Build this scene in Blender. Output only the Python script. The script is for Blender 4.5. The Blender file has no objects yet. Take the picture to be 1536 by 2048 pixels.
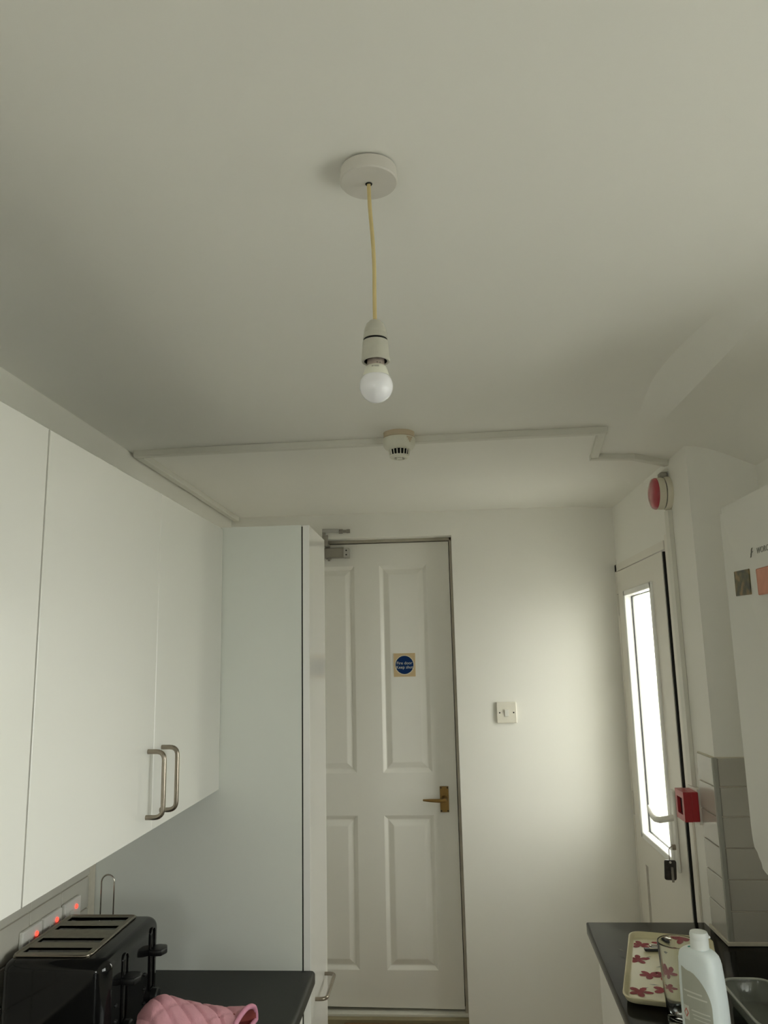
import bpy, bmesh, math, random
from mathutils import Vector, Matrix, noise
random.seed(7)
SC = bpy.context.scene
COL = SC.collection
E = 1.72                      # eye height above the floor; heights below are written as E + offset

# ------------------------------------------------------------------ camera, sky, exposure
cam_d = bpy.data.cameras.new('camera'); cam = bpy.data.objects.new('camera', cam_d); COL.objects.link(cam)
cam_d.sensor_fit = 'AUTO'; cam_d.sensor_width = 36.0; cam_d.lens = 1564.8 / 2048 * 36
cam_d.clip_start = 0.02
_th, _yaw, _roll = 0.1827, -0.0680, -0.0216
d = Vector((math.sin(_yaw)*math.cos(_th), math.cos(_yaw)*math.cos(_th), math.sin(_th)))
r0 = Vector((math.cos(_yaw), -math.sin(_yaw), 0)); u0 = r0.cross(d)
r = math.cos(_roll)*r0 + math.sin(_roll)*u0; u = -math.sin(_roll)*r0 + math.cos(_roll)*u0
cam.matrix_world = Matrix(((r.x, u.x, -d.x, 0), (r.y, u.y, -d.y, 0), (r.z, u.z, -d.z, E), (0, 0, 0, 1)))
SC.camera = cam

world = bpy.data.worlds.new('sky'); SC.world = world; world.use_nodes = True
bg = world.node_tree.nodes['Background']
bg.inputs[0].default_value = (1.0, .968, .955, 1); bg.inputs[1].default_value = 12.0   # even overcast sky

SC.view_settings.view_transform = 'Standard'; SC.view_settings.look = 'None'
SC.view_settings.gamma = 1.0; SC.view_settings.use_curve_mapping = False
SC.view_settings.exposure = -0.20
SC.cycles.use_denoising = True
SC.cycles.max_bounces = 14; SC.cycles.diffuse_bounces = 8; SC.cycles.transparent_max_bounces = 16
SC.cycles.transmission_bounces = 10; SC.cycles.sample_clamp_indirect = 6.0
SC.cycles.caustics_reflective = False; SC.cycles.caustics_refractive = False

# ------------------------------------------------------------------ materials
def mat(name, col, rough=0.5, metal=0.0, var=0.03, scale=6.0, bump=0.0, bscale=60.0, spec=0.5, coat=0.0, trans=0.0, ior=1.45, emit=0.0, sss=0.0):
    m = bpy.data.materials.new(name); m.use_nodes = True
    nt = m.node_tree; b = nt.nodes['Principled BSDF']
    tc = nt.nodes.new('ShaderNodeTexCoord')
    n = nt.nodes.new('ShaderNodeTexNoise'); n.inputs['Scale'].default_value = scale; n.inputs['Detail'].default_value = 4
    nt.links.new(tc.outputs['Object'], n.inputs['Vector'])
    mx = nt.nodes.new('ShaderNodeMix'); mx.data_type = 'RGBA'
    mx.inputs[6].default_value = tuple(c*(1-var) for c in col) + (1,)
    mx.inputs[7].default_value = tuple(min(1, c*(1+var)) for c in col) + (1,)
    nt.links.new(n.outputs['Fac'], mx.inputs[0]); nt.links.new(mx.outputs[2], b.inputs['Base Color'])
    b.inputs['Roughness'].default_value = rough; b.inputs['Metallic'].default_value = metal
    b.inputs['Specular IOR Level'].default_value = spec; b.inputs['IOR'].default_value = ior
    b.inputs['Coat Weight'].default_value = coat; b.inputs['Coat Roughness'].default_value = 0.06
    b.inputs['Transmission Weight'].default_value = trans
    if sss: b.inputs['Subsurface Weight'].default_value = sss; b.inputs['Subsurface Radius'].default_value = (.01, .01, .01)
    if emit:
        b.inputs['Emission Color'].default_value = tuple(col) + (1,); b.inputs['Emission Strength'].default_value = emit
    if bump:
        n2 = nt.nodes.new('ShaderNodeTexNoise'); n2.inputs['Scale'].default_value = bscale; n2.inputs['Detail'].default_value = 3
        nt.links.new(tc.outputs['Object'], n2.inputs['Vector'])
        bp = nt.nodes.new('ShaderNodeBump'); bp.inputs['Strength'].default_value = bump; bp.inputs['Distance'].default_value = 0.002
        nt.links.new(n2.outputs['Fac'], bp.inputs['Height']); nt.links.new(bp.outputs[0], b.inputs['Normal'])
    return m

def pane_mat(name, tint, gloss=0.06, bump=0.0, milky=0.0, milk=(.8, .85, .8)):
    m = bpy.data.materials.new(name); m.use_nodes = True; nt = m.node_tree
    for n in list(nt.nodes): nt.nodes.remove(n)
    out = nt.nodes.new('ShaderNodeOutputMaterial'); tr = nt.nodes.new('ShaderNodeBsdfTransparent')
    tr.inputs[0].default_value = tuple(tint) + (1,)
    gl = nt.nodes.new('ShaderNodeBsdfGlossy'); gl.inputs['Roughness'].default_value = 0.03
    fr = nt.nodes.new('ShaderNodeFresnel'); geo = nt.nodes.new('ShaderNodeNewGeometry')
    io = nt.nodes.new('ShaderNodeMath'); io.operation = 'MULTIPLY_ADD'; io.inputs[1].default_value = 1/1.45-1.45; io.inputs[2].default_value = 1.45
    nt.links.new(geo.outputs['Backfacing'], io.inputs[0]); nt.links.new(io.outputs[0], fr.inputs[0])   # thin pane: same reflectance on both faces
    mx = nt.nodes.new('ShaderNodeMixShader')
    nt.links.new(fr.outputs[0], mx.inputs[0]); nt.links.new(tr.outputs[0], mx.inputs[1]); nt.links.new(gl.outputs[0], mx.inputs[2])
    last = mx
    if milky:
        df = nt.nodes.new('ShaderNodeBsdfDiffuse'); df.inputs[0].default_value = tuple(milk) + (1,)
        tl = nt.nodes.new('ShaderNodeBsdfTranslucent'); tl.inputs[0].default_value = tuple(milk) + (1,)
        ad = nt.nodes.new('ShaderNodeMixShader'); ad.inputs[0].default_value = .5
        nt.links.new(df.outputs[0], ad.inputs[1]); nt.links.new(tl.outputs[0], ad.inputs[2])
        m2 = nt.nodes.new('ShaderNodeMixShader'); m2.inputs[0].default_value = milky
        nt.links.new(mx.outputs[0], m2.inputs[1]); nt.links.new(ad.outputs[0], m2.inputs[2]); last = m2
    if bump:
        tc = nt.nodes.new('ShaderNodeTexCoord')
        n2 = nt.nodes.new('ShaderNodeTexNoise'); n2.inputs['Scale'].default_value = 90
        nt.links.new(tc.outputs['Object'], n2.inputs['Vector'])
        bp = nt.nodes.new('ShaderNodeBump'); bp.inputs['Strength'].default_value = bump; bp.inputs['Distance'].default_value = .003
        nt.links.new(n2.outputs['Fac'], bp.inputs['Height'])
        nt.links.new(bp.outputs[0], gl.inputs['Normal']); nt.links.new(bp.outputs[0], fr.inputs['Normal'])
    nt.links.new(last.outputs[0], out.inputs[0])
    return m

M = {}
M['wall'] = mat('wall paint', (.87, .86, .81), .55, var=.02, scale=3, bump=.12, bscale=35)
M['ceiling'] = mat('ceiling paint', (.86, .85, .80), .6, var=.02, scale=2, bump=.15, bscale=28)
M['door'] = mat('door paint', (.86, .85, .80), .35, var=.015, bump=.05, bscale=80)
M['upvc'] = mat('white upvc', (.80, .77, .70), .3, var=.015)
M['bead'] = mat('glazing bead', (.88, .88, .86), .25, var=.01)
M['trunk'] = mat('trunking plastic', (.72, .71, .645), .4, var=.03, scale=20)
M['cab'] = mat('cabinet gloss white', (.84, .835, .79), .22, var=.01, scale=3, spec=.45)
M['larder'] = mat('larder gloss white', (.86, .855, .83), .13, var=.01, scale=3)
M['panel'] = mat('grey white panel', (.74, .765, .715), .45, var=.02, scale=5)
M['carc'] = mat('carcass edge', (.45, .46, .48), .5)
M['dark'] = mat('dark gap', (.012, .012, .01), .8)
M['worktop'] = mat('dark worktop', (.018, .019, .017), .38, var=.6, scale=400, spec=.3)
M['worktop2'] = mat('dark gloss worktop', (.010, .010, .0085), .09, var=.5, scale=400, spec=.5, ior=1.09)
M['steel'] = mat('brushed steel', (.34, .30, .245), .30, 1.0, var=.08, scale=90)
M['chrome'] = mat('chrome wire', (.55, .53, .48), .18, 1.0)
M['closer'] = mat('closer metal', (.33, .31, .27), .45, .5, var=.1, scale=40)
M['closer2'] = mat('closer plate', (.50, .49, .47), .4, .6, var=.06, scale=40)
M['brass'] = mat('aged brass', (.27, .165, .055), .42, .8, var=.25, scale=45)
M['tile'] = mat('tile glaze', (.47, .45, .40), .09, var=.04, scale=12, spec=.6)
M['tile2'] = mat('left tile glaze', (.60, .58, .51), .14, var=.04, scale=12)
M['grout'] = mat('grout', (.66, .62, .52), .85, var=.1, scale=60)
M['tiletrim'] = mat('tile trim', (.36, .36, .32), .35, var=.04)
M['red'] = mat('red plastic', (.40, .028, .035), .3, var=.06, scale=30)
M['reddome'] = mat('red lens', (.42, .05, .07), .2, var=.08, scale=30, coat=.3)
M['cream'] = mat('cream plastic', (.70, .66, .54), .45, var=.06, scale=40)
M['white'] = mat('white plastic', (.80, .79, .74), .35, var=.02)
M['switch'] = mat('switch plastic', (.78, .75, .66), .3, var=.02)
M['rose'] = mat('painted rose', (.64, .615, .565), .5, var=.06, scale=40, bump=.1)
M['cord'] = mat('yellowed flex', (.62, .50, .24), .45, var=.10, scale=60)
M['holder'] = mat('aged holder', (.50, .49, .42), .38, var=.14, scale=50)
M['globe'] = mat('opal globe', (.88, .88, .92), .13, var=.01, coat=.2)
M['collar'] = mat('bulb collar', (.74, .74, .64), .4, var=.03)
M['cap'] = mat('lamp cap', (.52, .44, .40), .4, .7, var=.1, scale=60)
M['print'] = mat('grey print', (.30, .30, .26), .5)
M['detector'] = mat('detector plastic', (.74, .73, .63), .4, var=.06, scale=50)
M['stain'] = mat('old paint stain', (.55, .46, .33), .5, var=.1)
M['blackp'] = mat('black gloss plastic', (.006, .006, .006), .08, var=.1, spec=.5)
M['blackm'] = mat('black matt plastic', (.012, .012, .012), .35, var=.1)
M['toastplate'] = mat('dusty steel plate', (.30, .28, .22), .42, .75, var=.25, scale=70, bump=.1)
M['slotin'] = mat('slot inside', (.05, .055, .06), .4, .5, var=.3, scale=150)
M['pink'] = mat('pink quilted cotton', (.74, .37, .43), .9, var=.14, scale=30, bump=.4, bscale=300)
M['pinkedge'] = mat('pink binding', (.70, .30, .42), .85, var=.1, scale=80)
M['lining'] = mat('dark red lining', (.30, .07, .06), .9, var=.3, scale=60)
M['tray'] = mat('cream melamine', (.68, .63, .42), .4, var=.05, scale=20, spec=.12)
M['petal'] = mat('maroon petals', (.30, .040, .050), .55, var=.35, scale=70, spec=.08)
M['stem'] = mat('dark stem', (.10, .10, .05), .4)
M['bottle'] = mat('bottle white', (.80, .87, .87), .3, var=.01, sss=.15)
M['capw'] = mat('bottle cap', (.82, .86, .84), .4, var=.01)
M['label'] = mat('bottle label', (.42, .43, .36), .4, var=.06, scale=60)
M['labelw'] = mat('label pale', (.62, .63, .56), .4)
M['labelk'] = mat('label black', (.03, .03, .025), .4)
M['labelr'] = mat('label red', (.52, .12, .10), .4)
M['teal'] = mat('teal drip', (.05, .30, .27), .3)
M['boiler'] = mat('boiler enamel', (.72, .71, .66), .4, var=.01)
M['logo'] = mat('logo grey', (.22, .22, .19), .4)
M['signback'] = mat('sign backing', (.62, .47, .27), .4, var=.10, scale=60)
M['signring'] = mat('sign pale ring', (.68, .62, .46), .4)
M['signblue'] = mat('sign blue', (.008, .035, .13), .55, var=.08, scale=60, spec=.1)
M['signtext'] = mat('sign lettering', (.62, .64, .60), .4)
M['salmon'] = mat('salmon card', (.60, .27, .18), .5, var=.14, scale=60)
M['fob'] = mat('dark fob', (.06, .055, .05), .3, .3, var=.6, scale=90)
M['lining_wood'] = mat('dirty shaded lining', (.42, .39, .32), .6, var=.25, scale=18)  # dirt and the shade of the recess, both put into the colour
M['wood'] = mat('varnished step', (.20, .10, .035), .35, var=.4, scale=14)
M['wood2'] = mat('pale threshold face', (.30, .26, .16), .5, var=.15, scale=25)
M['floor'] = mat('floor vinyl', (.55, .49, .41), .4, var=.15, scale=8)
M['ground'] = mat('patio slabs', (.42, .415, .39), .9, var=.12, scale=3)
M['hedge'] = mat('hedge leaves', (.55, .62, .33), .8, var=.3, scale=8)
M['neon'] = mat('neon red', (1.0, .05, .03), .3, emit=3.0)
M['glass'] = mat('clear glass', (.97, .99, .98), .0, var=0, trans=1.0, ior=1.46)
M['pane'] = pane_mat('window pane', (.92, .95, .93))
M['obscure'] = pane_mat('obscure pane', (.95, .97, .93), bump=.3, milky=.30, milk=(.95, .97, .92))
M['tubrim'] = mat('cloudy rim', (.42, .43, .38), .3)
M['tub'] = pane_mat('cloudy plastic', (.78, .80, .76), milky=.22, milk=(.75, .78, .72), bump=.2)
# photo card: mottled olive print
def card_mat():
    m = bpy.data.materials.new('photo print'); m.use_nodes = True; nt = m.node_tree; b = nt.nodes['Principled BSDF']
    tc = nt.nodes.new('ShaderNodeTexCoord'); n = nt.nodes.new('ShaderNodeTexNoise'); n.inputs['Scale'].default_value = 55; n.inputs['Detail'].default_value = 3
    rp = nt.nodes.new('ShaderNodeValToRGB'); rp.color_ramp.elements[0].position = .32; rp.color_ramp.elements[0].color = (.02, .02, .012, 1)
    rp.color_ramp.elements[1].position = .72; rp.color_ramp.elements[1].color = (.30, .19, .07, 1)
    e = rp.color_ramp.elements.new(.5); e.color = (.09, .075, .022, 1)
    nt.links.new(tc.outputs['Object'], n.inputs['Vector']); nt.links.new(n.outputs['Fac'], rp.inputs[0]); nt.links.new(rp.outputs[0], b.inputs['Base Color'])
    b.inputs['Roughness'].default_value = .35
    return m
M['photo'] = card_mat()

# ------------------------------------------------------------------ object helpers
ORG = {}
def origin(o): return ORG.get(o.name, Vector((0, 0, 0))) if o else Vector((0, 0, 0))
def obj(name, bm, m, parent=None, smooth=None, label=None, kind=None, own=None):
    """link a bmesh (in room coordinates) as one mesh object"""
    o0 = Vector(own) if own is not None else origin(parent)
    if o0.length: bmesh.ops.translate(bm, verts=bm.verts, vec=-o0)
    bmesh.ops.recalc_face_normals(bm, faces=bm.faces)
    me = bpy.data.meshes.new(name); bm.to_mesh(me); bm.free()
    ms = m if isinstance(m, (list, tuple)) else [m]
    for x in ms: me.materials.append(x)
    if smooth is not None:
        for p in me.polygons: p.use_smooth = True
        try: me.set_sharp_from_angle(angle=math.radians(smooth))
        except Exception: pass
    o = bpy.data.objects.new(name, me); COL.objects.link(o)
    if parent:
        o.parent = parent
        o.location = o0 - origin(parent)
    else: o.location = o0
    ORG[o.name] = o0
    if label: o['label'] = label
    if kind: o['kind'] = kind
    return o
def thing(name, loc, label, cat, group=None):
    o = bpy.data.objects.new(name, None); COL.objects.link(o); o.location = loc; o.empty_display_size = .05
    ORG[o.name] = Vector(loc); o['label'] = label; o['category'] = cat
    if group: o['group'] = group
    return o
def tag(o, label, cat, group=None, kind=None):
    o['label'] = label; o['category'] = cat
    if group: o['group'] = group
    if kind: o['kind'] = kind
    return o
def struct(name, bm, m, label, cat, smooth=None, own=None):
    o = obj(name, bm, m, smooth=smooth, own=own); return tag(o, label, cat, kind='structure')
def B(): return bmesh.new()
def box(bm, x0, x1, y0, y1, z0, z1, bev=0, seg=2, mi=0):
    v = [bm.verts.new((x, y, z)) for z in (z0, z1) for y in (y0, y1) for x in (x0, x1)]
    fs = [bm.faces.new([v[i] for i in q]) for q in ((0, 2, 3, 1), (4, 5, 7, 6), (0, 1, 5, 4), (2, 6, 7, 3), (0, 4, 6, 2), (1, 3, 7, 5))]
    for f in fs: f.material_index = mi
    if bev:
        es = list({e for f in fs for e in f.edges})
        bmesh.ops.bevel(bm, geom=es, offset=bev, segments=seg, profile=.5, affect='EDGES')
    return fs
def bx(x0, x1, y0, y1, z0, z1, bev=0, seg=2):
    bm = B(); box(bm, x0, x1, y0, y1, z0, z1, bev, seg); return bm
def prism(bm, pts, axis, a0, a1, bev=0, seg=2):
    """pts 2D polygon extruded along axis: 'x' pts=(y,z), 'y' pts=(x,z), 'z' pts=(x,y)"""
    def P(p, a): return {'x': (a, p[0], p[1]), 'y': (p[0], a, p[1]), 'z': (p[0], p[1], a)}[axis]
    v0 = [bm.verts.new(P(p, a0)) for p in pts]; v1 = [bm.verts.new(P(p, a1)) for p in pts]
    n = len(pts); fs = [bm.faces.new(v0), bm.faces.new(v1[::-1])]
    fs += [bm.faces.new((v0[i], v1[i], v1[(i+1) % n], v0[(i+1) % n])) for i in range(n)]
    if bev: bmesh.ops.bevel(bm, geom=list(fs[0].edges)+list(fs[1].edges), offset=bev, segments=seg, profile=.5, affect='EDGES')
    return fs
def lathe(bm, prof, c, axis='z', n=32, cap0=True, cap1=True):
    """prof [(radius, height)] around axis through c"""
    rings = []
    for rr, h in prof:
        ring = []
        for i in range(n):
            a = 2*math.pi*i/n; p = (rr*math.cos(a), rr*math.sin(a), h)
            if axis == 'x': p = (h, p[0], p[1])
            elif axis == 'y': p = (p[0], h, p[1])
            ring.append(bm.verts.new((c[0]+p[0], c[1]+p[1], c[2]+p[2])))
        rings.append(ring)
    for a, b in zip(rings, rings[1:]):
        for i in range(n): bm.faces.new((a[i], a[(i+1) % n], b[(i+1) % n], b[i]))
    if cap0: bm.faces.new(rings[0][::-1])
    if cap1: bm.faces.new(rings[-1])
def tube(bm, pts, rad, n=10, closed=False, caps=True, flat=1.0):
    pts = [Vector(p) for p in pts]; N = len(pts); rings = []; up = None
    for i, p in enumerate(pts):
        if closed: t = (pts[(i+1) % N]-pts[i-1]).normalized()
        else: t = (pts[min(i+1, N-1)]-pts[max(i-1, 0)]).normalized()
        if up is None:
            up = t.cross(Vector((0, 0, 1)))
            if up.length < .1: up = t.cross(Vector((1, 0, 0)))
            up.normalize()
        up = (up - t*up.dot(t)).normalized(); w = t.cross(up)
        rr = rad[i] if isinstance(rad, (list, tuple)) else rad
        rings.append([bm.verts.new(p + up*rr*math.cos(2*math.pi*k/n) + w*rr*flat*math.sin(2*math.pi*k/n)) for k in range(n)])
    for i in range(N if closed else N-1):
        a, b = rings[i], rings[(i+1) % N]
        for k in range(n): bm.faces.new((a[k], a[(k+1) % n], b[(k+1) % n], b[k]))
    if caps and not closed: bm.faces.new(rings[0][::-1]); bm.faces.new(rings[-1])
def rounded(pts_corners, rads, seg=6):
    """rounded polygon; corners ccw [(x,y)], rads per corner"""
    out = []; n = len(pts_corners)
    for i, (p, rr) in enumerate(zip(pts_corners, rads)):
        p = Vector(p); a = (Vector(pts_corners[i-1])-p).normalized(); b = (Vector(pts_corners[(i+1) % n])-p).normalized()
        if rr <= 0: out.append(tuple(p)); continue
        for k in range(seg+1):
            t = k/seg; q0 = p + a*rr*(1-t); q = p + a*rr*(1-t)**2 + b*rr*t**2
            out.append(tuple(q))
    return out
def arc_path(p0, c, p1, rr, seg=6):
    """points rounding the corner c between p0 and p1"""
    p0, c, p1 = Vector(p0), Vector(c), Vector(p1); a = (p0-c).normalized(); b = (p1-c).normalized()
    return [c + a*rr*(1-k/seg)**2 + b*rr*(k/seg)**2 for k in range(seg+1)]
def d_handle(name, parent, root0, root1, out, rad=.005):
    r0_, r1_, o_ = Vector(root0), Vector(root1), Vector(out)
    pts = [r0_] + arc_path(r0_, r0_+o_, r1_+o_, .018) + arc_path(r0_+o_, r1_+o_, r1_, .018) + [r1_]
    bm = B(); tube(bm, pts, rad, 12); return obj(name, bm, M['steel'], parent, smooth=50)
def text(body, size, mtx, m, name, parent, ext=.0003, shear=0.0, width=1.0):
    cu = bpy.data.curves.new('lettering_curve', 'FONT'); cu.body = body; cu.size = size; cu.extrude = ext
    cu.align_x = 'CENTER'; cu.align_y = 'CENTER'; cu.shear = shear; cu.resolution_u = 3; cu.offset = size*.002
    t = bpy.data.objects.new('lettering_tmp', cu); COL.objects.link(t)
    dg = bpy.context.evaluated_depsgraph_get(); me = bpy.data.meshes.new_from_object(t.evaluated_get(dg))
    bpy.data.objects.remove(t); bpy.data.curves.remove(cu)
    bm = B(); bm.from_mesh(me); bpy.data.meshes.remove(me)
    bmesh.ops.scale(bm, vec=(width, 1, 1), verts=bm.verts)
    bmesh.ops.transform(bm, matrix=mtx, verts=bm.verts)
    return obj(name, bm, m, parent)
def frame_mtx(o, ax, ay):
    ax, ay = Vector(ax).normalized(), Vector(ay).normalized(); az = ax.cross(ay); o = Vector(o)
    return Matrix(((ax.x, ay.x, az.x, o.x), (ax.y, ay.y, az.y, o.y), (ax.z, ay.z, az.z, o.z), (0, 0, 0, 1)))

# ================================================================== the room
XL, XR, XA, YB, YP, YF = -.953, .79, 1.0, 3.53, 2.455, -1.7     # left wall, door wall, alcove wall, back wall, pillar face, wall behind the camera
ZT = E + .95                                                    # wall tops, above the ceiling
def lerp_prof(x, P):
    for (x0, y0), (x1, y1) in zip(P, P[1:]):
        if x <= x1: return y0 + (y1-y0)*max(0, (x-x0))/(x1-x0)
    return P[-1][1]
def sm(a, b, x): t = max(0, min(1, (x-a)/(b-a))); return t*t*(3-2*t)
def slope(x):
    return 0 if x < .55 else -.05*sm(.55, .60, x) - .42*sm(.72, .96, x)
SHARP = [0]; DX = .005
for i_ in range(200): SHARP.append(SHARP[-1] + slope(.4+DX*(i_+.5))*DX)
def tab(T, x):
    f = (x-.4)/DX
    if f <= 0: return 0
    k_ = min(int(f), len(T)-2); return T[k_]+(T[k_+1]-T[k_])*min(1, f-k_)
SOFT = [tab(SHARP, .4+DX*i_) if .4+DX*i_ > .82 else tab(SHARP, .82)*max(0, (.4+DX*i_-.48)/.34)**2 for i_ in range(201)]
def zceil(x, y):
    w = sm(.9, 1.7, y)*(1-sm(2.05, 2.45, y))
    # coved slope on the right; between the window and the pillar it starts with a plaster crease at x = .585
    z = .65 + w*tab(SHARP, x) + (1-w)*tab(SOFT, x)
    xe = .580                                                   # hollow in the old plaster, ending at the crease
    hy = .055*sm(1.25, 1.92, y)*(1-sm(1.98, 2.25, y))
    z += hy*(sm(.18, .54, x) if x <= xe else max(0, 1-(x-xe)/.075))
    z += .0015*noise.noise(Vector((x*2.3, y*2.3, 0))) 
    rr = math.hypot(x+.085, y-.90)                              # filler patch around the ceiling rose
    z += .0016*math.exp(-(rr/.075)**2)*noise.noise(Vector((x*55, y*55, 3)))
    return E + z
def ceiling():
    bm = B()
    xs = sorted(set([-1.08+.06*i for i in range(35)]+[.6+.02*i for i in range(24)] + [.16+.02*i for i in range(21)] + [.58, .59, .60, .61, .625, .64, .655] + [-.24+.008*i for i in range(40)]))
    xs = [x for i, x in enumerate(xs) if i == 0 or x - xs[i-1] > 1e-4]
    ys = sorted(set([-1.82+.10*i for i in range(55)] + [1.2+.03*i for i in range(47)] + [.74+.008*i for i in range(41)]))
    ys = [y for i, y in enumerate(ys) if i == 0 or y - ys[i-1] > 1e-4]
    g = [[bm.verts.new((x, y, zceil(x, y))) for x in xs] for y in ys]
    for j in range(len(ys)-1):
        for i in range(len(xs)-1): bm.faces.new((g[j][i], g[j+1][i], g[j+1][i+1], g[j][i+1]))
    t = [bm.verts.new((x, y, ZT)) for x, y in ((xs[0], ys[0]), (xs[-1], ys[0]), (xs[-1], ys[-1]), (xs[0], ys[-1]))]
    bm.faces.new(t)
    bm.faces.new([t[0]] + [t[1]] + [g[0][i] for i in range(len(xs)-1, -1, -1)])
    bm.faces.new([t[2]] + [t[3]] + [g[-1][i] for i in range(len(xs))])
    bm.faces.new([t[3]] + [t[0]] + [g[j][0] for j in range(len(ys))])
    bm.faces.new([t[1]] + [t[2]] + [g[j][-1] for j in range(len(ys)-1, -1, -1)])
    struct('ceiling', bm, M['ceiling'], 'off-white painted plaster ceiling sloping down along the right side', 'ceiling', smooth=8)
ceiling()
struct('floor', bx(-1.08, 1.2, YF-.12, YB+.10, -.1, 0), M['floor'], 'brown kitchen floor far below the counters', 'floor')
wl = struct('wall_left', bx(XL-.12, XL, YF, YB, 0, E+.80), M['wall'], 'off-white left wall behind the wall cabinets', 'wall')
bm = B()
FX0, FX1, FZ0, FZ1 = -.80, -.30, E-.60, E+.10                    # opening for an invented fill window behind the camera
box(bm, -1.08, FX0, YF-.12, YF, 0, E+.80); box(bm, FX1, 1.2, YF-.12, YF, 0, E+.80); box(bm, FX0, FX1, YF-.12, YF, 0, FZ0); box(bm, FX0, FX1, YF-.12, YF, FZ1, E+.80)
struct('wall_front', bm, M['wall'], 'plain wall behind the photographer', 'wall')

OX0, OX1, OZ = -.72, .063, E+.536                                # inner door opening
bm = B()
box(bm, -1.07, OX0, YB, YB+.13, 0, E+.80); box(bm, OX1, XR+.02, YB, YB+.13, 0, E+.80); box(bm, OX0, OX1, YB, YB+.13, OZ, E+.80)
struct('wall_back', bm, M['wall'], 'off-white end wall with the fire door and light switch', 'wall')

DY0, DY1, DZ = 2.745, 3.515, E+.375                              # garden door opening
bm = B()
box(bm, XR, XR+.2, YP, DY0-.06, 0, E+.80); box(bm, XR, XR+.08, DY0-.06, DY0, 0, E+.80)                            # pillar
box(bm, XR, XR+.065, DY1, YB, 0, E+.80); box(bm, XR, XR+.08, DY0, DY1, DZ, E+.80)
box(bm, XR+.2, XA+.15, YP, YP+.12, 0, E+.80)
WY0, WY1, WZ0, WZ1 = .05, 1.27, E-.62, E+.22                    # window over the right worktop
box(bm, XA, XA+.15, WY1, YP, 0, E+.80); box(bm, XA, XA+.15, YF, WY0, 0, E+.80)
box(bm, XA, XA+.15, WY0, WY1, 0, WZ0); box(bm, XA, XA+.15, WY0, WY1, WZ1, E+.80)
wr = struct('wall_right', bm, M['wall'], 'off-white right wall with pillar beside the garden door and boiler alcove', 'wall')

bm = B()                                                          # near-black box added behind the fire door to stop light leaks
box(bm, OX0-.2, OX0-.15, YB+.13, YB+.9, 0, E+.8); box(bm, OX1+.15, OX1+.2, YB+.13, YB+.9, 0, E+.8)
box(bm, OX0-.2, OX1+.2, YB+.9, YB+.95, 0, E+.8); box(bm, OX0-.2, OX1+.2, YB+.13, YB+.95, E+.8, E+.85); box(bm, OX0-.2, OX1+.2, YB+.13, YB+.95, -.05, 0)
struct('wall_light_stop', bm, M['dark'], 'near-black box added behind the closed fire door to keep light out', 'wall')

# window over the worktop, out of the frame on the right: the room's daylight
bm = B()
for y0, y1, z0, z1 in ((WY0, WY1, WZ0, WZ0+.06), (WY0, WY1, WZ1-.06, WZ1), (WY0, WY0+.06, WZ0, WZ1), (WY1-.06, WY1, WZ0, WZ1), (.52, .58, WZ0, WZ1)):
    box(bm, XA+.06, XA+.12, y0, y1, z0, z1)
w1 = struct('window_1', bm, M['upvc'], 'white framed kitchen window over the right worktop', 'window')
obj('window_pane', bx(XA+.085, XA+.09, WY0+.06, .52, WZ0+.06, WZ1-.06), M['pane'], w1)
obj('window_pane', bx(XA+.085, XA+.09, .58, WY1-.06, WZ0+.06, WZ1-.06), M['pane'], w1)
def portal(name, c, sx, sy, rot):
    l = bpy.data.lights.new(name, 'AREA'); l.shape = 'RECTANGLE'; l.size = sx; l.size_y = sy; l.cycles.is_portal = True
    o = bpy.data.objects.new(name, l); COL.objects.link(o); o.location = c; o.rotation_euler = rot
portal('window_daylight', (XA+.14, (WY0+WY1)/2, (WZ0+WZ1)/2), WZ1-WZ0, WY1-WY0, (0, math.pi/2, 0))
portal('door_daylight', (XR+.12, 3.14, E-.24), 1.05, .52, (0, math.pi/2, 0))

bm = B()  # invented window out of view, brightens surfaces facing the camera
for x0_, x1_, z0_, z1_ in ((FX0, FX1, FZ0, FZ0+.05), (FX0, FX1, FZ1-.05, FZ1), (FX0, FX0+.05, FZ0, FZ1), (FX1-.05, FX1, FZ0, FZ1)): box(bm, x0_, x1_, YF-.10, YF-.04, z0_, z1_)
w2 = struct('fill_window', bm, M['upvc'], 'invented small white framed window behind the camera, added as fill light', 'window')
obj('window_pane', bx(FX0+.05, FX1-.05, YF-.075, YF-.07, FZ0+.05, FZ1-.05), M['pane'], w2)
portal('rear_fill_portal', ((FX0+FX1)/2, YF-.115, (FZ0+FZ1)/2), FX1-FX0, FZ1-FZ0, (math.pi/2, 0, math.pi))  # portal of the added fill window
# outside
struct('ground', bx(XA+.5-.3, 12, -8, 16, -.35, -.25), M['ground'], 'pale paved ground outside the garden door', 'ground')
def hedge():
    bm = B(); nx, nz = 60, 24
    for j in range(nz):
        for i in range(nx):
            x = .4+7*i/nx; z = -.25+1.75*j/nz
            c = Vector((x, 7.6, z)) + Vector((random.uniform(-.06, .06), random.uniform(-.25, .15), random.uniform(-.06, .06)))
            n = Vector((random.uniform(-1, 1), -1.2, random.uniform(-.3, 1))).normalized(); a = n.orthogonal().normalized(); b = n.cross(a); s = random.uniform(.08, .13)
            vs = [bm.verts.new(c + a*s*p + b*s*q) for p, q in ((-1, 0), (0, -.5), (1, 0), (0, .5))]; bm.faces.new(vs)
    o = obj('hedge', bm, M['hedge']); tag(o, 'green garden hedge seen faintly through the door glass', 'hedge', kind='stuff')
    o2 = obj('hedge_core', bx(.4, 7.4, 7.7, 8.3, -.25, 1.45), M['hedge'], o)
    o2['kind'] = 'stuff'
hedge()

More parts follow.
